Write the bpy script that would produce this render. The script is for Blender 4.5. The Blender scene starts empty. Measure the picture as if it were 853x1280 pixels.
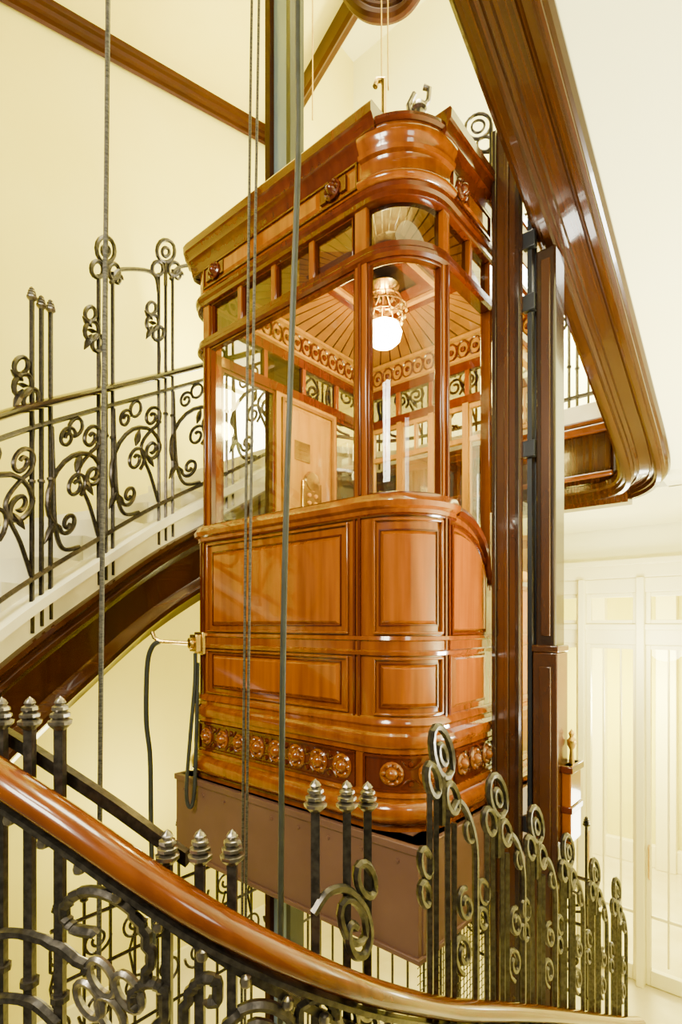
import bpy, bmesh, math, random
from mathutils import Vector
random.seed(3)
E1=Vector((-.764,.645,0)).normalized(); E2=Vector((.645,.764,0)).normalized()
C0=Vector((.275,2.0,0)); ZO=3.4
def W(a,b,z): return C0+E1*a+E2*b+Vector((0,0,z))
def pix(u,v,Y): return Vector(((u-426.5)/680*Y,Y,(780-v)/680*Y))
# ---------------- materials
def mat(name,c1,c2=None,rough=.4,metal=0,scale=(4,4,4),coat=0,bump=0,spec=.5,detail=4,lo=.35,hi=.65,rot=0):
    m=bpy.data.materials.new(name); m.use_nodes=True; nt=m.node_tree; b=nt.nodes['Principled BSDF']
    b.inputs['Base Color'].default_value=(*c1,1); b.inputs['Roughness'].default_value=rough
    b.inputs['Metallic'].default_value=metal; b.inputs['Coat Weight'].default_value=coat
    b.inputs['Coat Roughness'].default_value=.05
    b.inputs['Specular IOR Level'].default_value=spec
    if c2:
        g=nt.nodes.new('ShaderNodeNewGeometry'); mr=nt.nodes.new('ShaderNodeMapping'); mp=nt.nodes.new('ShaderNodeMapping'); n=nt.nodes.new('ShaderNodeTexNoise'); r=nt.nodes.new('ShaderNodeValToRGB')
        mr.inputs['Rotation'].default_value=(0,0,rot)
        mp.inputs['Scale'].default_value=scale; n.inputs['Scale'].default_value=1; n.inputs['Detail'].default_value=detail
        r.color_ramp.elements[0].color=(*c1,1); r.color_ramp.elements[1].color=(*c2,1)
        r.color_ramp.elements[0].position=lo; r.color_ramp.elements[1].position=hi
        nt.links.new(g.outputs['Position'],mr.inputs['Vector']); nt.links.new(mr.outputs[0],mp.inputs['Vector']); nt.links.new(mp.outputs[0],n.inputs['Vector'])
        nt.links.new(n.outputs['Fac'],r.inputs['Fac']); nt.links.new(r.outputs[0],b.inputs['Base Color'])
        if bump:
            bp=nt.nodes.new('ShaderNodeBump'); bp.inputs['Strength'].default_value=bump; bp.inputs['Distance'].default_value=.005
            nt.links.new(n.outputs['Fac'],bp.inputs['Height']); nt.links.new(bp.outputs[0],b.inputs['Normal'])
    return m
MAH=mat('mahogany',(.14,.030,.0),(.21,.052,.0),.16,0,(30,30,2.2),.8,spec=.3)
MAHL=mat('mahogany_field',(.17,.038,.0),(.27,.070,.0),.14,0,(26,26,1.6),.9,spec=.3,detail=6)
MAHD=mat('mahogany_dark',(.06,.008,.0),(.085,.013,.0),.2,0,(30,30,3),.6,spec=.3)
MAHI=mat('interior_wood',(.28,.125,.0),(.38,.18,.0),.35,0,(25,25,2),.2,spec=.3)
MAHC=mat('ceiling_wood',(.15,.058,.0),(.22,.09,.0),.35,0,(8,8,8),.2,spec=.3)
GOLDW=mat('gilded_fretwork',(.5,.22,.01),(.6,.3,.02),.35,.2,(20,20,20),.2)
aE=-math.atan2(E2.y,E2.x)
DKW=mat('dark_walnut',(.024,.0065,.0008),(.038,.011,.0014),.2,0,(1.2,55,1.2),.4,0,spec=.3,rot=aE)
DKT=mat('red_brown_trim',(.028,.007,.0008),(.036,.009,.001),.5,0,(3,3,3),0,0,spec=.1)
HRL=mat('handrail_wood',(.09,.019,.0002),(.13,.031,.0004),.2,0,(8,30,8),.5,0,spec=.3,rot=math.radians(30))
IRON=mat('wrought_iron',(.022,.018,.014),(.05,.04,.03),.34,.8,(60,60,60),0,.15)
IRONG=mat('bronzed_iron',(.035,.031,.027),(.08,.07,.058),.32,.8,(60,60,60),0,.15)
IRONF=mat('silvery_iron',(.14,.125,.10),(.28,.25,.21),.28,.9,(60,60,60),0,.15)  # paler, more silvery iron for finials, rivets, loops and roof fitting
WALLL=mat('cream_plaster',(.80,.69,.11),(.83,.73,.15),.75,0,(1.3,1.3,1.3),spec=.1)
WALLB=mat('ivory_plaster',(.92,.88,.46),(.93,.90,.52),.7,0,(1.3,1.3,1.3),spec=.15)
LOB=mat('lobby_plaster',(.70,.64,.07),(.78,.72,.12),.7,0,(1.3,1.3,.5),spec=.15)
IVP=mat('ivory_paint',(.90,.84,.42),None,.35,spec=.3)
MARB=mat('pale_marble',(.74,.68,.44),(.90,.86,.60),.3,0,(3,3,3),.2)
FLR=mat('floor_marble',(.66,.58,.26),(.78,.71,.38),.25,0,(2,2,2),.3)
STL=mat('painted_steel',(.10,.047,.030),(.12,.058,.038),.45,0,(5,5,5),spec=.35)
GUI=mat('guide_paint',(.042,.013,.003),(.062,.02,.004),.24,.1,(8,8,2),.4)
GUD=mat('guide_paint_dark',(.016,.007,.004),(.028,.012,.005),.2,.1,(8,8,2),.5)
BLU=mat('blued_steel',(.15,.21,.30),(.22,.30,.40),.3,.1,(3,3,1))
BLD=mat('dark_rail_steel',(.018,.02,.025),(.04,.043,.05),.3,.6,(3,3,1))
BRA=mat('brass',(.52,.35,.07),(.66,.46,.12),.25,1,(20,20,20))
ROPE=mat('steel_rope',(.02,.019,.015),(.09,.08,.062),.5,.5,(60,60,200))
RUB=mat('rubber_cable',(.018,.02,.016),(.028,.031,.026),.45,0,(20,20,20),spec=.3)
CRY=mat('crystal',(.8,.6,.10),None,.1,.3)
def glass(name,tint=(1,1,1),base=.05,gz=.6):
    m=bpy.data.materials.new(name); m.use_nodes=True; nt=m.node_tree; nt.nodes.clear()
    o=nt.nodes.new('ShaderNodeOutputMaterial'); mx=nt.nodes.new('ShaderNodeMixShader'); t=nt.nodes.new('ShaderNodeBsdfTransparent'); g=nt.nodes.new('ShaderNodeBsdfGlossy'); f=nt.nodes.new('ShaderNodeLayerWeight'); f.inputs[0].default_value=.5
    p=nt.nodes.new('ShaderNodeMath'); p.operation='POWER'; p.inputs[1].default_value=4
    q=nt.nodes.new('ShaderNodeMath'); q.operation='MULTIPLY_ADD'; q.inputs[1].default_value=gz; q.inputs[2].default_value=base
    t.inputs[0].default_value=(*tint,1); g.inputs['Roughness'].default_value=.02
    nt.links.new(f.outputs['Facing'],p.inputs[0]); nt.links.new(p.outputs[0],q.inputs[0]); nt.links.new(q.outputs[0],mx.inputs[0]); nt.links.new(t.outputs[0],mx.inputs[1]); nt.links.new(g.outputs[0],mx.inputs[2]); nt.links.new(mx.outputs[0],o.inputs[0]); return m
GLS=glass('clear_glass',(.98,.98,.90),.05,.5)
GLT=glass('smoked_glass',(.22,.19,.09),.12,.5)
GLM=glass('bevelled_mirror_glass',(.70,.66,.50),.35,.4)
def emis(name,c,s):
    m=bpy.data.materials.new(name); m.use_nodes=True; b=m.node_tree.nodes['Principled BSDF']
    b.inputs['Base Color'].default_value=(*c,1); b.inputs['Emission Color'].default_value=(*c,1); b.inputs['Emission Strength'].default_value=s; return m
BULB=emis('lit_bulb',(1,.80,.25),130)
DAY=emis('daylit_pane',(1,.98,.88),9)
# ---------------- mesh builder
class M:
    def __init__(s): s.v=[]; s.f=[]
    def add(s,v,f):
        k=len(s.v); s.v+= [Vector(x) for x in v]; s.f+=[tuple(i+k for i in q) for q in f]; return s
    def grid(s,rows,closed_row=True,cap=True,closed_col=False):
        n=len(rows[0]); m=len(rows); v=[p for r in rows for p in r]; f=[]
        for i in range(m if closed_col else m-1):
            i2=(i+1)%m
            for j in range(n if closed_row else n-1):
                j2=(j+1)%n; f.append((i*n+j,i*n+j2,i2*n+j2,i2*n+j))
        if cap and closed_row and not closed_col:
            f.append(tuple(range(n))[::-1]); f.append(tuple((m-1)*n+j for j in range(n)))
        return s.add(v,f)
    def boxw(s,pts8):
        return s.add(pts8,[(0,1,2,3),(7,6,5,4),(0,4,5,1),(1,5,6,2),(2,6,7,3),(3,7,4,0)])
    def ab(s,a0,a1,b0,b1,z0,z1):
        return s.boxw([W(a,b,z) for z in(z0,z1) for a,b in((a0,b0),(a1,b0),(a1,b1),(a0,b1))])
    def tube(s,pts,r,n=6,closed=False,rot=0):
        pts=[Vector(p) for p in pts]; rows=[]; N=len(pts); pu=None
        for i,p in enumerate(pts):
            if closed: t=pts[(i+1)%N]-pts[i-1]
            else: t=pts[min(i+1,N-1)]-pts[max(i-1,0)]
            t.normalize()
            if pu is None:
                pu=Vector((0,0,1)) if abs(t.z)<.9 else Vector((0,1,0))
            x=(pu-t*pu.dot(t))
            if x.length<1e-4: x=t.orthogonal()
            x.normalize(); pu=x; y=t.cross(x)
            rr=r(i/(N-1)) if callable(r) else r
            rows.append([p+x*math.cos(rot+2*math.pi*k/n)*rr+y*math.sin(rot+2*math.pi*k/n)*rr for k in range(n)])
        return s.grid(rows,True,True,closed)
    def lathe(s,c,prof,n=16,axis=Vector((0,0,1))):
        axis=axis.normalized(); x=axis.orthogonal().normalized(); y=axis.cross(x); c=Vector(c)
        rows=[[c+axis*h+(x*math.cos(2*math.pi*k/n)+y*math.sin(2*math.pi*k/n))*max(r,.0004) for k in range(n)] for r,h in prof]
        return s.grid(rows)
    def sweep(s,pts,prof,closed=False):
        rows=[];N=len(pts)
        for i,p in enumerate(pts):
            a=pts[max(i-1,0)]; b=pts[min(i+1,N-1)]; t=Vector((b.x-a.x,b.y-a.y,0)).normalized(); nn=Vector((t.y,-t.x,0))
            rows.append([p+nn*o+Vector((0,0,z)) for o,z in prof])
        return s.grid(rows)
    def obj(s,name,mt,parent=None,bev=0,ang=35,**kw):
        zz=min(p.z for p in s.v); c=Vector((sum(p.x for p in s.v)/len(s.v),sum(p.y for p in s.v)/len(s.v),zz))
        me=bpy.data.meshes.new(name); me.from_pydata([p-c for p in s.v],[],s.f)
        bm=bmesh.new(); bm.from_mesh(me); bmesh.ops.recalc_face_normals(bm,faces=bm.faces); bm.to_mesh(me); bm.free()
        me.polygons.foreach_set('use_smooth',[True]*len(me.polygons)); me.set_sharp_from_angle(angle=math.radians(ang))
        me.materials.append(mt)
        o=bpy.data.objects.new(name,me); bpy.context.collection.objects.link(o)
        loc=c+Vector((0,0,ZO))
        if parent: o.parent=parent; loc=loc-parent.location
        o.location=loc
        if bev:
            b=o.modifiers.new('b','BEVEL'); b.width=bev; b.segments=2; b.limit_method='ANGLE'; b.angle_limit=math.radians(40)
        for k,v in kw.items(): o[k]=v
        return o
def empty(name,loc,label,category,**kw):
    o=bpy.data.objects.new(name,None); bpy.context.collection.objects.link(o); o.location=Vector(loc)+Vector((0,0,ZO)); o.empty_display_size=.1
    o['label']=label; o['category']=category
    for k,v in kw.items(): o[k]=v
    return o
# ---------------- car perimeter
L=1.41;B=1.55;R=.24;RB=.03;RL=.12
segs=[]
def _ln(a,b,da,db,l,na,nb): segs.append(('l',l,a,b,da,db,na,nb))
def _arc(ca,cb,r,t0): segs.append(('a',r*math.pi/2,ca,cb,r,t0))
_ln(0,B-RB,0,-1,B-RB-R,-1,0); _arc(R,R,R,math.pi); _ln(R,0,1,0,L-R-RL,0,-1); _arc(L-RL,RL,RL,1.5*math.pi)
_ln(L,RL,0,1,B-RB-RL,1,0); _arc(L-RB,B-RB,RB,0); _ln(L-RB,B,-1,0,L-2*RB,0,1); _arc(RB,B-RB,RB,.5*math.pi)
brk=[0]
for q in segs: brk.append(brk[-1]+q[1])
PA,PB,PC,PD,PE,PF,PG,PH=brk[1:]
def per(p,o):
    p=max(0,min(p,PH-1e-9))
    for i,q in enumerate(segs):
        if p<=brk[i+1]: break
    t=p-brk[i]
    if q[0]=='l': return q[2]+q[4]*t+q[6]*o, q[3]+q[5]*t+q[7]*o
    th=q[5]+t/q[4]
    return q[2]+math.cos(th)*(q[4]+o), q[3]+math.sin(th)*(q[4]+o)
def samp(p0,p1):
    out=[p0]
    for i,q in enumerate(segs):
        n=1 if q[0]=='l' else (12 if q[4]>.1 else 3)
        for k in range(n+1):
            x=brk[i]+q[1]*k/n
            if p0+1e-5<x<p1-1e-5 and x>out[-1]+1e-5: out.append(x)
    out.append(p1); return out
def PW(p,o,z):
    a,b=per(p,o); return W(a,b,z)
def pbox(m,p0,p1,z0,z1,o0,o1):
    m.grid([[PW(p,o0,z0),PW(p,o1,z0),PW(p,o1,z1),PW(p,o0,z1)] for p in samp(p0,p1)]); return m
def pprof(m,p0,p1,prof):
    m.grid([[PW(p,o,z) for o,z in prof] for p in samp(p0,p1)]); return m
def raised(m,p0,p1,z0,z1,o0,o1,bv):
    rows=[]
    for x in samp(p0,p1):
        xi=p0+bv+(x-p0)*(p1-p0-2*bv)/(p1-p0)
        rows.append([PW(x,o0,z0),PW(xi,o1,z0+bv),PW(xi,o1,z1-bv),PW(x,o0,z1)])
    m.grid(rows); return m
def pframe(m,p0,p1,z0,z1,w,o0,o1):
    pbox(m,p0,p1,z0,z0+w,o0,o1); pbox(m,p0,p1,z1-w,z1,o0,o1); pbox(m,p0,p0+w,z0+w*.5,z1-w*.5,o0,o1); pbox(m,p1-w,p1,z0+w*.5,z1-w*.5,o0,o1); return m
car=empty('elevator_car',W(L/2,B/2,-1.2),'polished mahogany and glass elevator car with curved corner','elevator')
m=M(); pbox(m,1.23,PH,-.40,.45,-.04,0); m.obj('body_wall',MAH,car)
def zc(p):
    if p>=.945: return .25+.20*math.sqrt(max(0,1-((1.23-p)/.285)**2))
    if p>.885:
        t=(.945-p)/.06; return .18+.07*(1-math.sqrt(max(0,1-(1-t)**2)))
    return .18
ps=[.0,.4,.80,.86,.885,.895,.91,.92,.93,.94,.945,.95,.96,.98,1.0,1.03,1.06,1.1,1.15,1.2,1.23]
m=M(); m.grid([[PW(p,-.04,-.40),PW(p,0,-.40),PW(p,0,zc(p)),PW(p,-.04,zc(p))] for p in ps]); m.obj('door_side_wall',MAH,car)
m=M(); m.grid([[PW(p,-.045,zc(p)-.012),PW(p,.022,zc(p)-.012),PW(p,.03,zc(p)+.008),PW(p,.015,zc(p)+.032),PW(p,-.045,zc(p)+.032)] for p in ps]); m.obj('curved_rail',MAHD,car)
pq=[.965,.97,.98,1.0,1.03,1.06,1.1,1.15,1.2,1.25]
m=M(); m.grid([[PW(p,0,-.03),PW(p,.012,-.02),PW(p,.012,zc(p)-.085),PW(p,0,zc(p)-.07)] for p in pq]); m.obj('raised_panel',MAHL,car)
m=M(); raised(m,.95,1.25,-.34,-.13,0,.012,.015); m.obj('raised_panel',MAHL,car)
m=M(); m.grid([[PW(p,0,zc(p)-.06),PW(p,.014,zc(p)-.06),PW(p,.014,zc(p)-.047),PW(p,0,zc(p)-.047)] for p in pq]); pbox(m,.955,.965,-.04,.23,0,.014); pbox(m,1.255,1.267,-.04,.40,0,.014); pbox(m,.955,1.267,-.045,-.035,0,.014); m.obj('panel_moulding',MAHD,car)
belt=[(-.04,.43),(.008,.43),(.012,.445),(.028,.455),(.032,.475),(.02,.49),(.012,.505),(-.045,.505)]
m=M(); pprof(m,1.23,PH,belt); m.obj('sill_rail',MAH,car)
m=M(); pprof(m,1.23,PH,[(0,.418),(.008,.418),(.012,.424),(.008,.431),(0,.431)]); m.obj('sill_bead',MAHD,car)
mid=[(0,-.125),(.012,-.122),(.016,-.108),(.006,-.102),(.006,-.068),(.016,-.062),(.012,-.048),(0,-.045)]
m=M(); pprof(m,.0,PH,mid); m.obj('middle_rail',MAH,car)
for (a,b) in ((PB+.075,PC-.03),(PA+.045,PB-.045),(PD+.06,PE-.06)):
    big=b-a>.5; e=.05 if big else .03
    m=M(); raised(m,a+e,b-e,-.0,.36,0,.012,.013); m.obj('raised_panel',MAHL,car)
    m=M(); raised(m,a+e,b-e,-.32,-.16,0,.012,.013); m.obj('raised_panel',MAHL,car)
    m=M(); pframe(m,a+e-.008,b-e+.008,-.008,.368,.006,0,.005); m.obj('panel_moulding',MAHD,car)
    m=M(); pframe(m,a+e-.008,b-e+.008,-.328,-.152,.006,0,.005); m.obj('panel_moulding',MAHD,car)
    m=M(); pframe(m,a,b,-.04,.41,.010,0,.014); m.obj('panel_moulding',MAH,car,bev=.003)
    m=M(); pframe(m,a,b,-.355,-.13,.010,0,.014); m.obj('panel_moulding',MAH,car,bev=.003)
for p in (PA-.0,PB+.02,PC+.0,PD+.02):
    for x,w in ((0,.006),(.025,.005)):
        m=M(); pbox(m,p+x-w,p+x+w,-.39,.43,0,.01); m.obj('stile_bead',MAHD,car)
sk=[(-.04,-.36),(.004,-.36),(.016,-.372),(.02,-.39),(.012,-.40),(.012,-.415),(.03,-.43),(.036,-.455),(.03,-.475),(.02,-.48),(.02,-.50),(.014,-.505),(.014,-.645),(.026,-.65),(.03,-.665),(.02,-.67),(.022,-.68),(.04,-.69),(.052,-.71),(.05,-.74),(.034,-.765),(.01,-.775),(.01,-.80),(-.04,-.80)]
m=M(); pprof(m,.0,PH,sk); m.obj('skirt',MAH,car)
for a,b in ((PB+.03,PC+.02),(PA+.01,PB-.01),(.7,PA-.02)):
    m=M(); pframe(m,a,b,-.645,-.505,.01,.012,.024); m.obj('band_moulding',MAHD,car)
    m=M(); pbox(m,a+.012,b-.012,-.635,-.515,.01,.0155); m.obj('band_ground',MAHD,car)
def rosette(p,z,r,o=.012):
    c=PW(p,o,z); n=PW(p,o+.1,z)-c
    mm=M(); mm.lathe(c,[(0,0),(r,0),(r*1.02,.008),(r*.85,.014),(r*.6,.006),(r*.55,.014),(r*.4,.026),(r*.15,.033),(0,.034)],16,n)
    x=n.cross(Vector((0,0,1))).normalized()
    for k in range(6):
        t=k*math.pi/3; cc=c+x*math.cos(t)*r*.72+Vector((0,0,1))*math.sin(t)*r*.72
        mm.lathe(cc,[(r*.24,.0),(r*.22,.012),(r*.1,.018),(0,.019)],8,n)
    return mm
def tend(p,hw):
    c=PW(p,.014,-.575); nn=PW(p,.1,-.575)-PW(p,0,-.575); x=nn.normalized().cross(Vector((0,0,1))); z=Vector((0,0,1))
    for s in (1,-1):
        M().lathe(c+z*(.038*s),[(.014,0),(.01,.01),(0,.012)],8,nn).obj('carved_bud',MAHD,car)
        m=M(); m.tube([c+nn.normalized()*.003+x*(hw*t)+z*(s*(.050-.030*abs(math.cos(t*1.57))))for t in (-1,-.75,-.5,-.25,0,.25,.5,.75,1)],.005,5); m.obj('carved_tendril',MAHD,car)
n=8; pr=[PB+.10+(PC-PB-.14)*i/(n-1) for i in range(n)]
for i in range(n): rosette(pr[i],-.575,.050 if i<5 else .043).obj('rosette',MAH,car)
for i in range(n-1): tend((pr[i]+pr[i+1])/2,.04)
for p in (PA+.12,PB-.12): rosette(p,-.575,.046).obj('rosette',MAH,car)
for p in ((PA+PB)/2,): tend(p,.04)
for i in range(4): rosette(PA-.09-i*.115,-.575,.045).obj('rosette',MAH,car)
for i in range(3): tend(PA-.147-i*.115,.04)
posts=[(PA-.012,PA+.036),(PB-.012,PB+.048),(PC-.040,PC+.012),(PD-.012,PD+.05),(PE-.03,PF+.03),(PG-.03,PH),(.86,.90),(.0,.05)]
for a,b in posts:
    m=M(); pbox(m,a,b,.45 if a>1 else .15,1.70,-.045,.002); m.obj('post',MAH,car,bev=.004)
    w=(b-a)/2; m=M(); pbox(m,a+w-.007,a+w+.007,.51,1.43,0,.012); m.obj('post_bead',MAHD,car,bev=.003)
m=M(); pprof(m,0,PH,[(-.045,1.425),(.002,1.425),(.014,1.435),(.014,1.45),(.006,1.46),(.006,1.48),(-.045,1.48)]); m.obj('window_head_rail',MAHD,car)
m=M(); pprof(m,0,PH,[(-.045,1.645),(.002,1.645),(.012,1.65),(.012,1.67),(.022,1.68),(.024,1.695),(.016,1.71),(0,1.715),(-.045,1.715)]); m.obj('transom_rail',MAHD,car)
m=M(); pbox(m,PB-.02,PH,1.71,1.93,-.045,0); m.obj('frieze',MAH,car)
m=M(); pbox(m,0,PA+.02,1.71,1.93,-.045,0); m.obj('frieze',MAH,car)
dr=[(-.045,1.70),(.016,1.70),(.034,1.71),(.038,1.725),(.028,1.74),(.010,1.745),(.006,1.76),(.004,1.80),(.010,1.815),(.026,1.82),(.03,1.835),(.02,1.845),(.026,1.86),(.036,1.875),(.038,1.895),(.028,1.92),(.01,1.935),(-.01,1.94),(-.045,1.94)]
m=M(); pprof(m,PA-.01,PB+.01,dr); m.obj('corner_drum',MAH,car,ang=50)
M().lathe(W(R,R,0),[(0,1.92),(.272,1.92),(.282,1.93),(.28,1.945),(.262,1.955),(.2,1.962),(0,1.966)],48).obj('drum_cap',MAHD,car)
co=[(-.045,1.84),(.004,1.84),(.010,1.855),(.012,1.875),(.022,1.895),(.036,1.905),(.038,1.925),(.048,1.945),(.056,1.95),(.058,1.985),(.052,1.995),(-.045,1.995)]
def cornice(pts,mt=MAHD):
    m=M(); m.grid([[W(a+na*o,b+nb*o,z) for o,z in co] for a,b,na,nb in pts]); m.obj('cornice',mt,car,ang=30)
cornice([(.165,0,0,-1),(L-.035,0,0,-1),(L-.02,.003,.3,-.95),(L-.003,.02,.95,-.3),(L,.035,1,0),(L,B-.03,1,0)])
cornice([(L,B,0,1),(0,B,0,1)])
cornice([(0,B-.03,-1,0),(0,.165,-1,0)])
for a,b in ((PB+.24,PC-.16),(.93,PA-.12),(PD+.1,PE-.1)):
    m=M(); raised(m,a,b,1.75,1.83,0,.01,.012); m.obj('frieze_panel',MAHL,car)
for a,b in ((PB+.03,PC-.0),(.9,PA-.03)):
    m=M(); pframe(m,a,b,1.735,1.842,.008,0,.01); m.obj('frieze_moulding',MAHD,car)
for p in (PB+.155,PC-.1,PA-.09): 
    mm=rosette(p,1.79,.042); pbox(mm,p-.07,p-.038,1.76,1.82,0,.014); pbox(mm,p+.038,p+.07,1.76,1.82,0,.014); mm.obj('frieze_rosette',MAHD,car)
def div(p,w=.015,z0=1.47,z1=1.65):
    m=M(); pbox(m,p-w,p+w,z0,z1,-.04,.0); m.obj('transom_divider',MAH,car,bev=.003)
ta,tb=PB+.048,PC-.040
for i in (1,2,3): div(ta+(tb-ta)*i/4)
div(1.08,.012); 
for i in (1,2,3): div(PD+.05+(PE-PD-.08)*i/4)
for i in (1,2,3,4): div(PF+(PG-PF)*i/5)
def gl(p0,p1,z0,z1,name='window_glass',mt=None):
    m=M(); m.grid([[PW(p,-.022,z0),PW(p,-.022,z1)] for p in samp(p0,p1)],False,False); m.obj(name,mt or GLS,car)
def wframe(p0,p1,z0,z1,w=.010,mt=MAHD):
    m=M(); pframe(m,p0,p1,z0,z1,w,-.035,-.004); m.obj('window_frame',mt,car,bev=.002)
for k,(p0,p1) in enumerate(((PB+.048,PC-.040),(PA+.036,PB-.012),(PC+.012,PD-.012))):
    gl(p0,p1,.505,1.425); gl(p0,p1,1.48,1.645,'transom_glass',GLT); wframe(p0,p1,.505,1.425)
for i in range(4): wframe(ta+(tb-ta)*i/4+.013,ta+(tb-ta)*(i+1)/4-.013,1.48,1.645,.006)
m=M(); m.grid([[PW(p,-.022,zc(p)+.03),PW(p,-.022,1.425)] for p in ps if p>=.895]+[[PW(PA-.012,-.022,.48),PW(PA-.012,-.022,1.425)]],False,False); m.obj('window_glass',GLS,car)
gl(.90,PA-.012,1.48,1.645,'transom_glass',GLT)
gl(PD+.05,PD+.46,.505,1.425); wframe(PD+.05,PD+.46,.505,1.425,.02)
gl(PD+1.02,PE-.03,.505,1.425,mt=GLM); wframe(PD+1.02,PE-.03,.505,1.425,.02)
m=M(); pbox(m,PD+.46,PD+1.02,.45,1.43,-.045,0); m.obj('solid_wall_panel',MAHI,car)
m=M(); raised(m,PD+.53,PD+.95,.56,1.36,-.045,-.056,.02); m.obj('inner_raised_panel',MAHI,car)
m=M(); pframe(m,PD+.50,PD+.98,.52,1.4,.02,-.06,-.045); m.obj('inner_panel_moulding',MAHC,car)
gl(PD+.05,PE-.03,1.48,1.645,'transom_glass',GLT)
bw=(PG-PF)
for i in range(5):
    a=PF+.03+(bw-.06)*i/5; b=PF+.03+(bw-.06)*(i+1)/5
    wframe(a,b,.505,1.425,.03,MAHI); gl(a+.03,b-.03,.53,1.4,mt=GLM)
    m=M(); pbox(m,a,b,1.18,1.21,-.04,-.005); m.obj('glazing_bar',MAHI,car)
    m=M(); pbox(m,(a+b)/2-.008,(a+b)/2+.008,1.2,1.4,-.04,-.005); m.obj('glazing_bar',MAHI,car)
    if i: 
        m=M(); pbox(m,a-.02,a+.02,.45,1.43,-.05,.0); m.obj('mullion',MAHI,car)
gl(PF,PG,1.48,1.645,'transom_glass',GLT)
m=M(); pframe(m,.05,.86,.2,1.43,.07,-.04,-.005); m.obj('car_door',MAHI,car)
gl(.12,.79,.27,1.36,'door_glass')
m=M(); pbox(m,PD,PG,-.38,.45,-.06,-.042); m.obj('inner_wainscot',MAHI,car)
fr=M(); pbox(fr,PD,PG,1.70,1.715,-.075,-.047); pbox(fr,PD,PG,1.84,1.86,-.085,-.047); pbox(fr,PD,PG,1.705,1.85,-.052,-.047)
fr.obj('fretwork_frame',MAHI,car)
fr=M(); p=PD+.03
while p<PG-.03:
    c=PW(p,-.06,1.777); nn=(PW(p,-.2,1.777)-c).normalized(); x=nn.cross(Vector((0,0,1))).normalized()
    fr.tube([c+x*math.cos(t*math.pi/5)*.042+Vector((0,0,1))*math.sin(t*math.pi/5)*.055 for t in range(10)],.007,5,True)
    fr.lathe(c,[(.02,0),(.014,.01),(0,.014)],8,nn)
    p+=.085
fr.obj('fretwork',MAHD,car)
def ngon(z0,z1,o):
    S=samp(0,PH)[:-1]; m=M(); m.grid([[PW(p,o,z0) for p in S],[PW(p,o,z1) for p in S]]); return m
ngon(1.925,1.938,-.03).obj('roof',GUD,car)
ngon(-.40,-.37,-.04).obj('car_floor',MAHI,car)
m=M(); cw=W(L/2,B/2,1.92); S=samp(0,PH); 
for i in range(64):
    p0=PH*i/64; p1=PH*(i+.86)/64
    a=PW(p0,-.06,1.865); b=PW(p1,-.06,1.865); c=a.lerp(cw,.62); d=b.lerp(cw,.62); c.z=d.z=1.912; up=Vector((0,0,.008))
    m.boxw([a,b,d,c,a+up,b+up,d+up,c+up])
m.obj('ceiling_slats',MAHC,car)
m=M(); m.grid([[PW(p,-.05,1.88) for p in S[:-1]],[PW(p,-.05,1.88).lerp(cw,.8)+Vector((0,0,.006)) for p in S[:-1]]],cap=False); m.obj('ceiling_lining',MAHD,car)
m=M(); m.tube([cw.lerp(PW(p,-.05,1.9),.34)+Vector((0,0,-.012)) for p in S[:-1]],.018,6,True); m.obj('ceiling_ring',MAHI,car)
nin=PW(PD+.6,-.3,.5)-PW(PD+.6,-.1,.5)
m=M(); pbox(m,PD+.66,PD+.84,.52,.92,-.075,-.06); m.obj('control_panel',BRA,car,bev=.006)
for i in range(6):
    for j in (0,1): M().lathe(PW(PD+.72+.06*j,-.075,.58+i*.05),[(.014,0),(.012,.008),(0,.01)],10,nin).obj('call_button',GOLDW,car)
M().lathe(PW(PD+.75,-.068,.92),[(.07,0),(.06,.012),(.03,.016),(0,.018)],16,nin).obj('panel_crest',BRA,car)
m=M(); pbox(m,PD+.60,PD+.74,1.04,1.16,-.062,-.045); 
for i in range(4): pbox(m,PD+.61,PD+.73,1.055+.025*i,1.065+.025*i,-.066,-.06)
m.obj('notice_plate',BRA,car)
# chassis
CL=1.48
m=M(); m.ab(-.04,CL,-.045,-.02,-1.2,-.81); m.obj('chassis_beam',STL,car,bev=.003)
m=M(); m.ab(-.048,CL+.008,-.053,.04,-.83,-.80); m.obj('chassis_flange',STL,car,bev=.003)
m=M(); m.ab(-.05,CL+.01,-.055,.04,-1.215,-1.195); m.obj('chassis_flange',STL,car,bev=.003)
m=M(); m.ab(-.045,-.02,-.02,1.62,-1.2,-.81); m.obj('chassis_beam',STL,car,bev=.003)
m=M(); m.ab(-.048,.04,-.02,1.62,-.83,-.80); m.obj('chassis_flange',STL,car,bev=.003)
m=M(); m.ab(-.055,.04,-.02,1.62,-1.215,-1.195); m.obj('chassis_flange',STL,car,bev=.003)
m=M(); m.ab(CL-.02,CL,-.02,1.62,-1.2,-.81); m.obj('chassis_beam',STL,car)
m=M(); m.ab(-.02,CL,1.6,1.62,-1.2,-.81); m.obj('chassis_beam',STL,car)
m=M(); m.ab(-.03,CL-.02,-.03,1.6,-.83,-.80); m.obj('platform',STL,car)
for i in range(9): M().lathe(W(.05+.17*i,-.045,-.87),[(.009,0),(.008,.005),(0,.007)],6,-E2).obj('bolt',STL,car)
m=M(); base=pix(480,152,2.5); 
m.tube([base-Vector((0,0,.12)),base,base+Vector((0,0,.16)),base+Vector((-.0,0,.19)),base+Vector((-.03,0,.19)),base+Vector((-.04,0,.16))],.013,8)
m.lathe(base-Vector((0,0,.02)),[(.03,0),(.03,.02),(.015,.03)],10); m.obj('suspension_hook',BRA,car)
m=M(); base=pix(524,155,2.35)
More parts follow.
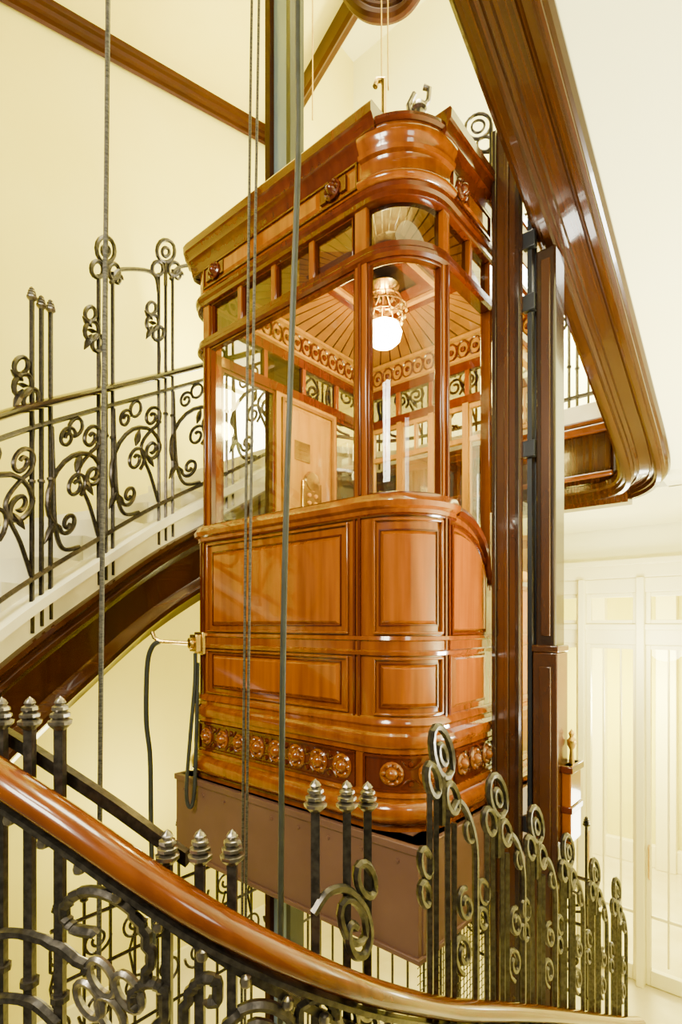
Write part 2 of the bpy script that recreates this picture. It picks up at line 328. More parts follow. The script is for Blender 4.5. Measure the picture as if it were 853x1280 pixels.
m.lathe(base-Vector((0,0,.10)),[(.045,0),(.045,.07),(.03,.09),(.025,.15),(.035,.16),(.03,.18),(.01,.20)],12); m.tube([base+Vector((0,0,.05)),base+Vector((.04,0,.1)),base+Vector((.045,0,.15)),base+Vector((.02,0,.16))],.012,8)
m.tube([base+Vector((-.03,0,.0)),base+Vector((-.045,0,.08)),base+Vector((-.02,0,.13))],.012,8); m.obj('roof_fitting',IRONF,car)
c=PW(PC+.03,.0,-.10)
m=M(); nb=(PW(PC+.03,.1,-.1)-c).normalized(); tx=nb.cross(Vector((0,0,1))).normalized(); uz=Vector((0,0,1))
for hw,o0,o1 in ((.058,0,.02),(.045,.02,.05)):
    m.boxw([c+tx*x+uz*z+nb*o for o in (o0,o1) for x,z in ((-hw,-hw),(hw,-hw),(hw,hw),(-hw,hw))])
m.lathe(c,[(.03,.05),(.03,.07),(0,.075)],12,nb); m.obj('cable_bracket',BRA,car,bev=.004)
h0=c+nb*.05
m=M(); m.tube([h0,h0+Vector((-.09,0,.005)),h0+Vector((-.17,0,.01)),h0+Vector((-.2,0,.03)),h0+Vector((-.21,0,.06))],.011,8); m.obj('cable_arm',BRA,car)
V=lambda x,y,z: h0+Vector((x,y,z))
def cat0(P,n=8):
    out=[]
    for i in range(len(P)-1):
        p0=P[max(i-1,0)];p1=P[i];p2=P[i+1];p3=P[min(i+2,len(P)-1)]
        for k in range(n):
            t=k/n; out.append(.5*((2*p1)+(p2-p0)*t+(2*p0-5*p1+4*p2-p3)*t*t+(3*p1-p0-3*p2+p3)*t**3))
    out.append(P[-1]); return out
m=M(); m.tube(cat0([V(-.17,0,.01),V(-.21,0,-.02),V(-.235,0,-.12),V(-.24,0,-.4),V(-.22,0,-.6),V(-.215,0,-.95),V(-.2,0,-1.6)]),.013,8); m.obj('trailing_hose',RUB,car)
m=M(); m.tube(cat0([V(0.02,-.02,-.05),V(0.02,-.03,-.2),V(-.0,-.05,-.5),V(-.015,-.06,-.75),V(.0,-.06,-.83),V(.02,-.05,-.78),V(.03,-.04,-.5),V(.03,-.01,-.1)]),.010,8); m.obj('trailing_hose',RUB,car)
# ceiling lamp
lc=W(L/2-.02,B/2-.02,-.03)
lamp=empty('ceiling_lamp',lc+Vector((0,0,1.62)),'lit brass and crystal crown lamp hanging inside the elevator car','lamp')
m=M(); m.lathe(lc+Vector((0,0,1.88)),[(.02,-.02),(.06,.0),(.085,.02),(.07,.04),(.04,.05)],20); m.tube([lc+Vector((0,0,1.93)),lc+Vector((0,0,1.72))],.008,8); m.obj('canopy',BRA,lamp)
m=M()
for zz,rr in ((1.78,.125),(1.83,.095),(1.735,.105)):
    m.tube([lc+Vector((rr*math.cos(t*math.pi/12),rr*math.sin(t*math.pi/12),zz)) for t in range(24)],.005,6,True)
for k in range(12):
    t=k*math.pi/6; d=Vector((math.cos(t),math.sin(t),0)); m.tube([lc+d*.04+Vector((0,0,1.88)),lc+d*.095+Vector((0,0,1.83)),lc+d*.125+Vector((0,0,1.78)),lc+d*.105+Vector((0,0,1.735))],.004,5)
m.obj('crown_frame',BRA,lamp)
for k in range(12):
    t=(k+.5)*math.pi/6; d=Vector((math.cos(t),math.sin(t),0))
    for r_,z_ in ((.125,1.74),(.105,1.70)): M().lathe(lc+d*r_+Vector((0,0,z_)),[(0,0),(.009,.012),(0,.03)],6).obj('crystal_drop',CRY,lamp)
m=M(); m.lathe(lc+Vector((0,0,1.565)),[(0,0),(.06,.012),(.09,.04),(.10,.08),(.085,.12),(.045,.145),(0,.15)],20); m.obj('bulb',BULB,lamp)

# ---------------- guides
gp=empty('guide_column',W(-.1,.6,-3.4),'tall brown painted steel guide column beside the elevator car','column')
m=M(); m.ab(-.165,-.04,.57,.60,-3.39,2.17); m.obj('channel_board',GUI,gp,bev=.004)
m=M(); m.ab(-.06,-.04,.555,.57,-3.39,2.17); m.obj('edge_strip',GUD,gp,bev=.003)
m=M(); m.ab(-.165,-.145,.555,.57,-3.39,2.17); m.obj('edge_strip',GUD,gp,bev=.003)
m=M(); m.ab(-.115,-.095,.558,.57,-3.39,2.17); m.obj('edge_strip',GUI,gp,bev=.004)
m=M(); m.ab(-.195,-.175,.62,.66,-3.39,2.1); m.ab(-.20,-.165,.66,.67,-3.39,2.1); m.obj('guide_rail',BLD,gp)
for z in (-.9,.72,1.35,1.62): 
    m=M(); m.ab(-.215,-.16,.60,.63,z,z+.07); m.obj('rail_bracket',BLD,gp,bev=.003)
gp2=empty('square_column',W(-.25,.65,-3.4),'square brown wooden column with moulded edges beneath the stair string','column')
m=M(); m.ab(-.295,-.21,.62,.74,-3.39,1.60); m.obj('shaft',GUD,gp2,bev=.01)
m=M(); m.ab(-.306,-.2,.614,.746,-3.39,-.12); m.ab(-.31,-.196,.61,.75,-.12,-.09); m.obj('shaft_casing',GUI,gp2,bev=.006)
m=M(); m.ab(-.275,-.235,.612,.622,-.05,1.55); m.obj('edge_fillet',GUI,gp2,bev=.004)
m=M(); m.ab(-.28,-.23,.606,.616,-3.3,-.18); m.obj('casing_panel',GUI,gp2,bev=.004)
m=M(); m.ab(-.345,-.306,.66,.80,-.93,-.60); m.obj('wood_box',MAH,gp2,bev=.006)
m=M(); m.ab(-.355,-.306,.65,.81,-.63,-.60); m.obj('wood_box_lid',MAHD,gp2,bev=.004)
m=M(); m.ab(-.352,-.306,.655,.805,-.80,-.77); m.obj('wood_box_rail',MAHD,gp2,bev=.004)
m=M(); m.lathe(W(-.33,.72,-.60),[(.012,0),(.008,.06),(.018,.08),(.02,.10),(.008,.115),(.014,.13),(0,.15)],12); m.obj('lever_knob',BRA,gp2)
rg=empty('guide_rail_beam',W(1.65,.9,-3.4),'blued steel guide beam rising behind the elevator car','steel beam')
m=M(); m.ab(1.53,1.69,.86,.90,-3.39,7.6); m.obj('web',BLU,rg)
m=M(); m.ab(1.69,1.74,.82,.95,-3.39,7.6); m.obj('flange',DKT,rg,bev=.003)
m=M(); m.ab(1.49,1.53,.82,.95,-3.39,7.6); m.obj('flange',BLD,rg,bev=.003)
def ring(c,r,ax,n=16):
    x=ax.normalized(); z=Vector((0,0,1)); return [c+x*math.cos(2*math.pi*i/n)*r+z*math.sin(2*math.pi*i/n)*r for i in range(n)]
orn=M(); cc=pix(598,158,2.6); EX=Vector((1,-.2,0)).normalized()
orn.tube(ring(cc,.06,EX),.008,6,True); orn.tube(ring(cc,.03,EX),.006,6,True); orn.tube(ring(cc+EX*.03-Vector((0,0,.09)),.035,EX),.007,6,True)
orn.tube([cc-EX*.04-Vector((0,0,.3)),cc-EX*.04-Vector((0,0,.04))],.01,6); orn.tube([cc+EX*.06-Vector((0,0,.35)),cc+EX*.06],.01,6); orn.tube([cc+EX*.11-Vector((0,0,.45)),cc+EX*.11-Vector((0,0,-.02))],.01,6)
orn.tube([cc-EX*.06-Vector((0,0,.12)),cc+EX*.13-Vector((0,0,.14))],.008,6)
orn.obj('iron_ornament',IRON,gp)

# ---------------- paths
catm=cat0
class Path:
    def __init__(s,P,side=1,n=10):
        s.p=catm([Vector(q) for q in P],n); s.c=[0]; s.side=side
        for i in range(1,len(s.p)):
            d=s.p[i]-s.p[i-1]; s.c.append(s.c[-1]+math.hypot(d.x,d.y))
        s.L=s.c[-1]
    def at(s,d,h=0,off=0):
        d0=max(0,min(d,s.L-1e-6)); lo=0
        for i in range(len(s.c)-1):
            if s.c[i+1]>=d0: lo=i;break
        seg=s.c[lo+1]-s.c[lo]; t=(d0-s.c[lo])/seg if seg>1e-9 else 0
        p=s.p[lo].lerp(s.p[lo+1],t); tt=s.p[min(lo+2,len(s.p)-1)]-s.p[max(lo-1,0)]; tt=Vector((tt.x,tt.y,0)).normalized()
        return p+Vector((tt.y,-tt.x,0))*off*s.side+Vector((0,0,h))
    def fu(s,u,lo=0,hi=None,off=0):
        hi=s.L if hi is None else hi; best=None
        for i in range(400):
            d=lo+(hi-lo)*i/399; p=s.at(d,0,off)
            if p.y<=.1: continue
            e=abs(426.5+p.x/p.y*680-u)
            if best is None or e<best[0]: best=(e,d)
        return best[1]
    def line(s,d0,d1,h,off=0,step=.05):
        n=max(2,int((d1-d0)/step)); return [s.at(d0+(d1-d0)*i/n,h,off) for i in range(n+1)]
def sp(cx,cy,r0,r1,a0,turns,n=None):
    n=n or int(16*abs(turns))+4
    return [(cx+(r0+(r1-r0)*i/n)*math.cos(a0+turns*2*math.pi*i/n),cy+(r0+(r1-r0)*i/n)*math.sin(a0+turns*2*math.pi*i/n)) for i in range(n+1)]
def strk(m,P,d,pts,r,off=0,k=1,h=0,closed=False,n=6): m.tube([P.at(d+x*k,h+y*k,off) for x,y in pts],r,n,closed)
def circ(x,y,r,n=14): return [(x+r*math.cos(2*math.pi*i/n),y+r*math.sin(2*math.pi*i/n)) for i in range(n)]
def sm(pts,n=6):
    V=catm([Vector((x,y,0)) for x,y in pts],n); return [(v.x,v.y) for v in V]
def finial(m,c,k=1):
    m.lathe(c,[(.010*k,-.012),(.023*k,0),(.024*k,.007),(.014*k,.011),(.020*k,.015),(.020*k,.021),(.012*k,.025),(.017*k,.029),(.016*k,.035),(.009*k,.039),(.012*k,.043),(.008*k,.050),(0,.056)],8)
    return m
RP=[(-.98,1.25,-.15),pix(-80,912,1.15),pix(0,966,1.08),pix(100,1033,1.03),pix(200,1103,1.0),pix(300,1164,1.0),pix(400,1213,1.06),pix(480,1243,1.2),W(-.34,-.38,-1.05),W(-.34,.1,-1.32),W(-.34,.56,-1.585),W(-.34,1.49,-2.13),W(-.34,1.9,-2.36)]
FR=Path([Vector(p) for p in RP],side=-1)
if (FR.at(.8,0,.1)-C0).length>(FR.at(.8,0,0)-C0).length: FR.side=1
fb=empty('stair_balustrade',FR.at(.9,-.95),'mahogany handrail on wrought iron balusters with crown finials','balustrade')
m=M(); m.sweep(FR.line(0,FR.L,0,-.01),[(.038*math.cos(t*math.pi/8),.032*math.sin(t*math.pi/8)) for t in range(16)]); m.obj('handrail',HRL,fb)
m=M(); m.sweep(FR.line(0,FR.L,-.045,-.01),[(-.022,-.006),(.022,-.006),(.022,.006),(-.022,.006)]); m.obj('under_rail',IRONG,fb)
m=M(); m.tube(FR.line(0,FR.L,-.095,.035),.012,4); m.obj('under_rail',IRONG,fb)
m=M(); m.sweep(FR.line(0,FR.fu(215),.030,.07),[(-.010,-.014),(.010,-.014),(.010,.014),(-.010,.014)]); m.obj('upper_rail',IRON,fb)
m=M(); m.tube(FR.line(0,FR.L,-.86,.03),.014,4); m.obj('bottom_rail',IRONG,fb)
d=.1
while d<FR.L: 
    M().lathe(FR.at(d,-.098,.018),[(0,-.013),(.010,-.008),(.012,0),(.010,.008),(0,.013)],10).obj('rivet',IRONF,fb); d+=.085
def bar(P,d,h0,h1,off,par,fin=True,r=.0125,k=1,mt=None):
    m=M(); m.tube([P.at(d,h0,off),P.at(d,h1,off)],r,4,rot=math.pi/4)
    m.lathe(P.at(d,h1*.45+h0*.55,off),[(r*1.5,0),(r*1.5,.012)],8)
    m.obj('baluster',mt or IRON,par)
    if fin: finial(M(),P.at(d,h1,off),k).obj('finial',IRONF,par)
for us,vt in (((3,37,73),872),((212,250,289),1040),((396,433,461),975)):
    for u in us:
        d=FR.fu(u,off=.04); p=FR.at(d,0,.04)
        ht=(780-(vt+33))/680*p.y-p.z
        bar(FR,d,-.86,ht,.04,fb,mt=IRONG)
def knot(m,P,d,h,off,k=1,r=.0075,flip=1):
    strk(m,P,d,circ(0,-.03,.055),r,off,k,h,True)
    strk(m,P,d,circ(-.05*flip,-.115,.034),r,off,k,h,True)
    strk(m,P,d,circ(.05*flip,-.12,.034),r,off,k,h,True)
    strk(m,P,d,circ(0,-.035,.022),r*.9,off,k,h,True)
    strk(m,P,d,sm([(0.0,-.085),(.0,-.16),(.0,-.2)]),r,off,k,h)
for gi,u in enumerate([552,622,670,710,744,771]):
    d=FR.fu(u,FR.fu(520)); H=.72
    for j,(dx,hh) in enumerate(((-.075,H-.15),(-.035,H-.16),(.035,H-.17),(.075,H-.2))): bar(FR,d+dx,-.86,hh,.0,fb,False,.0095,mt=IRONG)
    m=M(); knot(m,FR,d-.0,H,.0,1.15,.011)
    strk(m,FR,d,sm([(.06,H-.17),(.10,H-.13),(.16,H-.155),(.205,H-.23),(.21,H-.36),(.21,H-.8)]),.0105,.0)
    strk(m,FR,d,sp(.145,H-.42,.05,.015,1.57,1.25),.009,.0); strk(m,FR,d,sp(.13,H-.56,.06,.015,-1.57,-1.4),.009,.0)
    strk(m,FR,d,circ(.17,H-.2,.028),.008,.0,1,0,True); strk(m,FR,d,circ(-.10,H-.36,.035),.009,.0,1,0,True); strk(m,FR,d,circ(-.105,H-.44,.03),.009,.0,1,0,True)
    m.obj('loop_ornament',IRONG,fb)
m=M(); d=FR.fu(450)
strk(m,FR,d,sm([(-.10,.10),(-.06,.16),(.0,.19),(.06,.17),(.08,.12),(.06,.07),(.02,.06),(-.0,.09),(.01,.12),(.03,.12)]),.010,.03)
strk(m,FR,d,circ(.065,.235,.035),.010,.03,1,0,True); strk(m,FR,d,circ(.02,.13,.045),.009,.03,1,0,True)
m.obj('scroll_ornament',IRONG,fb)
def dd(u): return FR.fu(u,off=.03)
def hrel(u,v):
    q=FR.at(dd(u),0,.03); return (780-v)/680*q.y-q.z
def ringpx(m,u,v,rp,r=.0085):
    d=dd(u); h=hrel(u,v); q=FR.at(d,0,.03); R_=rp/680*q.y; strk(m,FR,d,circ(0,0,R_,18),r,.03,1,h,True)
for us in (((128,1222),(160,1240),(140,1268),(112,1250)),((455,1255),(478,1268),(435,1270))):
    m=M()
    for u,v in us: ringpx(m,u,v,19)
    m.obj('rosette_loops',IRONF,fb)
def arcpx(name,pts,r=.0115):
    m=M(); m.tube([FR.at(dd(u),hrel(u,v),.03) for u,v in sm(pts,6)],r,6); m.obj(name,IRONG,fb)
arcpx('scroll',[(-40,1190),(0,1168),(40,1170),(80,1188),(112,1212)])
arcpx('scroll',[(-40,1262),(0,1248),(40,1253),(70,1278),(78,1310)])
arcpx('scroll',[(118,1166),(92,1160),(80,1140),(92,1120),(118,1114),(150,1126),(176,1155),(188,1195),(182,1225)])
arcpx('scroll',[(170,1262),(168,1240),(185,1228),(205,1238),(208,1262),(192,1290)])
arcpx('scroll',[(225,1320),(230,1270),(240,1235),(258,1222),(274,1232),(272,1250),(258,1252)])
arcpx('scroll',[(272,1320),(285,1280),(315,1258),(350,1262),(370,1290),(372,1320)])
arcpx('scroll',[(300,1300),(318,1280),(340,1288),(338,1310)])
arcpx('scroll',[(380,1300),(372,1270),(385,1250),(410,1250),(420,1272)])
# ---------- left & back railing
LP=[(-1.5,1.45,-.62),(-1.56,1.9,-.32),(-1.474,2.35,0.0),(-1.33,2.85,.31),(-1.13,3.4,.65),W(2.0,.8,1.02),W(2.0,1.4,1.38),W(1.95,1.8,1.5),W(1.75,2.15,1.5),W(1.3,2.3,1.5),W(.6,2.3,1.5),W(.2,2.3,1.5),W(-.2,2.3,1.5)]
LF=Path(LP,side=1)
lb=empty('stair_balustrade',LF.at(1.5,0),'dark wrought iron stair railing with looped tops and spiral scrolls','balustrade')
m=M(); m.sweep(LF.line(0,LF.L,.9),[(.036*math.cos(t*math.pi/6),.024*math.sin(t*math.pi/6)) for t in range(12)]); m.obj('handrail',GUD,lb)
m=M(); m.tube(LF.line(0,LF.L,.80),.013,4); m.obj('iron_rail',IRON,lb)
m=M(); m.tube(LF.line(0,LF.L,.10),.015,4); m.obj('iron_rail',IRON,lb)
d45=LF.fu(52,0,LF.L*.4); d130=LF.fu(132,0,LF.L*.4); d205=LF.fu(207,0,LF.L*.4)
groups=[(d45,1.40,True),(d130,1.70,False),(d205,1.72,False)]
sd=d205-d130; d=d205+sd; dR=LF.fu(712,LF.L*.6)
while d<dR-.3: groups.append((d,1.7 if len(groups)%3 else 1.4,not(len(groups)%3))); d+=max(sd,.42)
groups.append((dR,1.0,False))
def leafp(m,d,x,y,ang,s=.05):
    ux,uy=math.cos(ang),math.sin(ang)
    pts=[(x+ux*s*t,y+uy*s*t) for t in (0,.3,.6,1)]
    m.tube([LF.at(d+a,b) for a,b in pts],lambda t: .018*math.sin(math.pi*min(.98,max(.05,t)))+.002,6)
for gi,(d,H,cr) in enumerate(groups):
    for k,x in enumerate((-.055,0,.055)):
        bar(LF,d+x,-.15,(H-[.0,.04,.06][k]) if cr else H-[.18,.1,.16][k],0,lb,cr,.0115,1.0)
    m=M()
    if not cr: 
        knot(m,LF,d,H,0,1.3,.012)
        sw=min(.6,(groups[gi+1][0]-d)) if gi+1<len(groups) else .3
        strk(m,LF,d,sm([(.04,H-.22),(.07,H-.17),(.14,H-.14),(sw-.16,H-.14),(sw-.08,H-.18),(sw-.055,H-.28)]),.012)
        strk(m,LF,d,sp(.10,H-.20,.035,.012,0,1.2),.009)
    X=-.105; Y0=H*.72
    strk(m,LF,d,circ(X,Y0,.05),.012,0,1,0,True); strk(m,LF,d,circ(X-.01,Y0+.09,.038),.011,0,1,0,True); strk(m,LF,d,circ(X+.045,Y0-.07,.044),.012,0,1,0,True)
    m.lathe(LF.at(d+X,Y0),[(0,-.014),(.024,0),(0,.014)],8)
    leafp(m,d,X,Y0+.02,2.4,.09); leafp(m,d,X,Y0-.02,-2.2,.09)
    strk(m,LF,d,sm([(-.06,Y0-.1),(-.05,Y0-.2),(-.055,Y0-.3)]),.010)
    m.obj('loop_ornament',IRON,lb)
for x in (-.16,-.11,.13,.19): bar(LF,dR+x,-.1,.9,0,lb,False,.009)
gd=[g[0] for g in groups]; gd=[gd[0]-.55]+gd
for i in range(len(gd)-1):
    w=gd[i+1]-gd[i]; d=gd[i]; m=M(); q=min(w*.42,.26); cx=.5*w
    big=sp(cx,.42,q,q,math.radians(235),-.62)
    strk(m,LF,d,big,.013)
    ex,ey=big[-1]; strk(m,LF,d,sp(ex-q*.32,ey,q*.32,.015,0,-1.4),.012)
    sx,sy=big[0]; strk(m,LF,d,sp(sx+q*.3,sy,q*.3,.015,math.pi,1.4),.012)
    strk(m,LF,d,sp(cx,.44,q*.38,.02,math.radians(-60),1.5),.011)
    strk(m,LF,d,sm([(.06,.78),(.07,.55),(.12*w+.03,.3),(.3*w,.16),(.55*w,.12)]),.012)
    strk(m,LF,d,sp(w-.11,.66,.075,.015,-1.57,1.6),.011)
    strk(m,LF,d,sm([(w-.11,.585),(w-.2,.5),(w-.12,.3),(w-.06,.12)]),.011)
    strk(m,LF,d,sp(.16,.70,.055,.012,0,1.5),.010); strk(m,LF,d,circ(cx,.74,.045),.010,0,1,0,True)
    leafp(m,d,w-.16,.45,-1.0,.12); leafp(m,d,.12*w+.03,.32,-2.2,.11); leafp(m,d,cx,.44+q*.4,1.2,.10)
    m.obj('scroll_panel',IRON,lb)
# ---------- staircase
st=empty('staircase',W(1.9,0,-3.4),'winding staircase with pale marble edge and dark walnut string','staircase')
nn_=(LF.at(2,0,1)-C0).length>(LF.at(2,0,-1)-C0).length
sgn=1 if nn_ else -1
def strp(prof): return [(o*sgn,z) for o,z in prof]
m=M(); m.sweep(LF.line(0,LF.L,0),strp([(-.045,0),(.10,0),(.10,-.19),(.0,-.19),(.0,-.07),(-.02,-.06),(-.045,-.05)])); m.obj('marble_edge',MARB,st)
m=M(); m.sweep(LF.line(0,LF.L,0),strp([(.0,-.17),(-.025,-.18),(-.03,-.205),(-.01,-.23),(-.01,-.245),(-.025,-.255),(-.025,-.28),(0,-.31),(.015,-.33),(.015,-.52),(0,-.54),(-.01,-.56),(-.025,-.58),(-.025,-.61),(.0,-.64),(.02,-.68),(.14,-.68),(.14,-.17)])); m.obj('walnut_string',DKW,st)
def ribbon(P,d0,d1,o0,o1,z0,z1,step=.1):
    m=M(); n=max(2,int((d1-d0)/step)); rows=[]
    for i in range(n+1):
        d=d0+(d1-d0)*i/n; a=P.at(d,z0,o0*sgn); b=P.at(d,z0,o1*sgn); rows.append([a,b,b+Vector((0,0,z1-z0)),a+Vector((0,0,z1-z0))])
    m.grid(rows); return m
dend=0
for i in range(200):
    d=LF.L*i/200
    if LF.at(d).z<1.47: dend=d
ribbon(LF,0.5,dend,.12,1.3,-.5,-.3).obj('soffit',WALLB,st)
nst=12
for i in range(nst):
    d0=.5+(dend-.5)*i/nst; d1=.5+(dend-.5)*(i+1)/nst; zt=LF.at(d1).z-.01; m=M()
    rows=[]
    for k in range(3):
        d=d0+(d1-d0)*k/2; a=LF.at(d,0,.08*sgn); b=LF.at(d,0,1.3*sgn); rows.append([Vector((a.x,a.y,zt)),Vector((b.x,b.y,zt)),Vector((b.x,b.y,zt-.26)),Vector((a.x,a.y,zt-.26))])
    m.grid(rows); m.obj('step',MARB,st)
m=M(); m.ab(-1.55,3.55,2.52,4.08,.93,1.48); m.obj('landing',WALLB,st)
LR=Path([W(-.34,-.7,-1.95),W(-.34,-.38,-2.0),W(-.34,.56,-2.52),W(-.34,1.49,-3.05),W(-.34,1.9,-3.28)])
m=M(); m.sweep(LR.line(0,LR.L,0),[(-.02,.05),(.02,.05),(.02,-.1),(-.02,-.1)]); m.obj('marble_edge',MARB,st)
for i in range(8):
    b0=-.5+i*.29; z=-1.95-.16*i-.1; m=M(); m.ab(-1.5,-.36,b0,b0+.3,max(z-.2,-3.39),z); m.obj('step',MARB,st)
prof=[(0,.42),(0,.10),(-.014,.09),(-.014,.055),(.0,.042),(.012,.040),(.014,.018),(.030,.016),(.034,-.008),(.060,-.010),(.064,.022),(.078,.024),(.081,.044),(.095,.045),(.098,.032),(.104,.032),(.108,.05),(.160,.05),(.164,.032),(.172,.032),(.176,.044),(.184,.042),(.188,.014),(.198,.010),(.202,-.014),(.226,-.016),(.230,.008),(.246,.010),(.250,.022),(.262,.026),(.275,.045),(.275,.42)]
def zi(b): return .885+.469*(2.23-b)
up=[W(1.6,2.25,.86),W(1.0,2.25,.86),W(.4,2.25,.86),W(.1,2.25,.86),W(-.08,2.23,.865),W(-.17,2.17,.885),W(-.21,2.06,.93)]+[W(-.215,b,zi(b)) for b in (1.9,1.6,1.2,.8,.4,0,-.4,-.8,-1.3)]
UP=catm(up,6)
t=UP[2]-UP[0]; nn0=Vector((t.y,-t.x,0)); so=1 if nn0.dot(E2)>0 else -1
m=M(); m.sweep(UP,[(o*so,z) for o,z in prof]); m.obj('upper_string',DKW,st,ang=20)
m=M(); m.ab(-.12,2.6,2.20,2.27,1.0,1.30); m.obj('landing_fascia',DKW,st)
for q in ((-.16,2.6,2.16,2.2,1.28,1.34),(-.14,2.6,2.18,2.2,1.34,1.38),(-.14,2.6,2.17,2.2,.98,1.02)):
    m=M(); m.ab(*q); m.obj('fascia_moulding',HRL,st,bev=.015)
m=M(); m.ab(-.2,2.6,2.18,2.6,1.38,1.49); m.obj('marble_edge',MARB,st)
m=M(); m.grid([[W(-.45,b,zi(b)+.06),W(-1.55,b,zi(b)+.06),W(-1.55,b,zi(b)+.35),W(-.45,b,zi(b)+.35)] for b in (2.3,1.0,-.2,-1.3)]); m.obj('soffit',WALLB,st)
m=M(); m.ab(-1.55,-.4,2.2,2.55,.93,1.3); m.obj('soffit',WALLB,st)
# ---------- flight above on the wall
uf=empty('upper_flight',W(3.5,0,4.5),'cream underside of a higher stair flight edged with dark moulding','staircase')
Aq=W(3.58,-2.5,4.27); Bq=W(3.58,2.53,5.6); Cq=pix(480,-90,4.0); Dq=Aq+(Cq-Bq)
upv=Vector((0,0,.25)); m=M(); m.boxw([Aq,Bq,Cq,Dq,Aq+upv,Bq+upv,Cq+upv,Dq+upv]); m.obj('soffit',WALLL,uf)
def mould(pts,sc=1,s=1):
    m=M(); m.sweep(pts,[(o*sc*s,z*sc) for o,z in [(0,.05),(0,-.10),(.015,-.115),(.03,-.10),(.03,-.07),(.05,-.06),(.06,-.04),(.085,-.035),(.10,-.01),(.10,.05)]]); return m
m=mould([Aq.lerp(Bq,t/8)for t in range(9)],1.3); m.obj('wall_moulding',DKT,uf)
m=mould([Bq.lerp(Cq,t/8)for t in range(9)],1.7,-1); m.obj('edge_moulding',DKT,uf)
for k,(dv,rr) in enumerate(((0,.045),(-13,.03),(-26,.05),(-42,.05))):
    m=M(); m.tube(catm([pix(418-dv*.6,-60,4.1),pix(434-dv*.6,-8+dv,4.1),pix(460,18+dv,4.0),pix(494,18+dv,4.0),pix(520+dv*.6,-6+dv,3.9),pix(536+dv*.6,-60,3.9)],8),rr,10); m.obj('curved_moulding',DKT,uf)
# ---------- cables
def cable(name,pts,r,mt,label,**kw):
    m=M(); m.tube(catm([Vector(p) for p in pts],8),r,8); o=m.obj(name,mt); o['label']=label; o['category']='cable'
    for k,v in kw.items(): o[k]=v
cable('steel_cable',[pix(138,-700,1.6),pix(135,0,1.6),pix(130,500,1.6),pix(125,1000,1.6),pix(122,1500,1.6)],.0075,ROPE,'twisted steel rope hanging free beside the stair railing')
for dx in (0,9): cable('steel_cable',[pix(327+dx*.7,-600,1.9),pix(315+dx,0,1.9),pix(308+dx*.7,600,1.9),pix(303+dx*.5,1130,1.9),pix(301+dx*.4,1600,1.9)],.005,ROPE,'thin paired steel rope hanging before the car window',group='paired ropes in front of the car')
cable('flat_cable',[pix(374,-600,1.65),pix(373,0,1.65),pix(373,190,1.65),pix(364,450,1.65),pix(355,760,1.65),pix(351,1150,1.65),pix(350,1600,1.65)],.0092,RUB,'dark rubber travelling cable sagging slightly in front of the car')
for u in (478,486): cable('steel_cable',[pix(u,112,2.5),pix(u-1,0,2.5),pix(u-2,-900,2.5)],.003,BRA,'thin bright suspension rope rising from the roof hook',group='thin suspension ropes')
cable('steel_cable',[pix(391,150,3.2),pix(391,0,3.2),pix(391,-700,3.2)],.004,BRA,'thin bright governor rope rising behind the car')
# ---------- lower shaft grille
gr=empty('shaft_grille',W(.8,2,-3.4),'low black iron grille enclosing the elevator shaft below the car','grille')
GP=Path([W(-.1,1.95,-3.38),W(.5,1.95,-3.38),W(1.3,1.95,-3.38),W(1.8,1.95,-3.38),W(1.95,1.8,-3.38),W(1.95,1.2,-3.38),W(1.95,.4,-3.38),W(1.95,-.5,-3.38)])
for h in (.1,1.0,1.45,1.75): M().tube(GP.line(0,GP.L,h),.013,4).obj('rail',IRON,gr)
d=.06;i=0
while d<GP.L:
    m=M(); m.tube([GP.at(d,0),GP.at(d,1.85 if i%3 else 2.1)],.010,4); finial(m,GP.at(d,1.85 if i%3 else 2.1)); m.obj('baluster',IRON,gr); d+=.15; i+=1
d=.14
while d<GP.L:
    m=M(); strk(m,GP,d,sp(0,1.6,.085,.02,math.pi,1.6),.009); strk(m,GP,d,sp(0,1.22,.10,.02,0,-1.6),.009); strk(m,GP,d,[(.0,1.30),(.03,1.45),(.0,1.54)],.008); m.obj('scroll',IRON,gr); d+=.225
m=M()
for i in range(22): m.tube([W(-.02,.0+i*.028,-3.38),W(-.02,.0+i*.028,-1.25)],.0022,4)
for i in range(60): m.tube([W(-.02,-.02,-1.25-i*.03),W(-.02,.62,-1.25-i*.03)],.0022,4)
m.obj('wire_mesh',IRON,gr)
# ---------- setting
def struct(m,name,mt,bev=0): o=m.obj(name,mt,bev=bev); o['kind']='structure'; return o
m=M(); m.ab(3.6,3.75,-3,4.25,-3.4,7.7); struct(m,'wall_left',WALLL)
m=M(); m.ab(-1.6,3.6,4.1,4.25,.5,7.7); struct(m,'wall_back',WALLB)
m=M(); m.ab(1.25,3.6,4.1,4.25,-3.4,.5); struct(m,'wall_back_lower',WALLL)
m=M(); m.ab(-1.75,-1.6,-1.0,4.25,-3.4,7.7); struct(m,'wall_right',WALLB)
m=M(); m.ab(-3,4.5,-3.5,7.6,-3.5,-3.4); struct(m,'floor',FLR)
m=M(); m.ab(-1.75,3.75,-1.5,4.25,7.7,7.8); struct(m,'ceiling',WALLB)
m=M(); m.ab(-3,4.5,7.0,7.1,-3.4,1.2); struct(m,'wall_lobby',LOB)
m=M(); m.ab(-3,4.5,4.25,7.1,1.0,1.1); struct(m,'ceiling_lobby',WALLB)
m=M(); m.ab(-1.6,1.25,4.02,4.12,.44,.58); m.ab(-1.6,1.25,3.98,4.12,.56,.62); m.ab(-1.6,1.25,4.04,4.14,.30,.44); struct(m,'trim_1',IVP,.01)
m=M(); m.ab(-1.6,1.25,4.05,4.14,-.20,-.02); m.ab(-1.6,1.25,4.02,4.14,-.06,-.0); struct(m,'trim_2',IVP,.01)
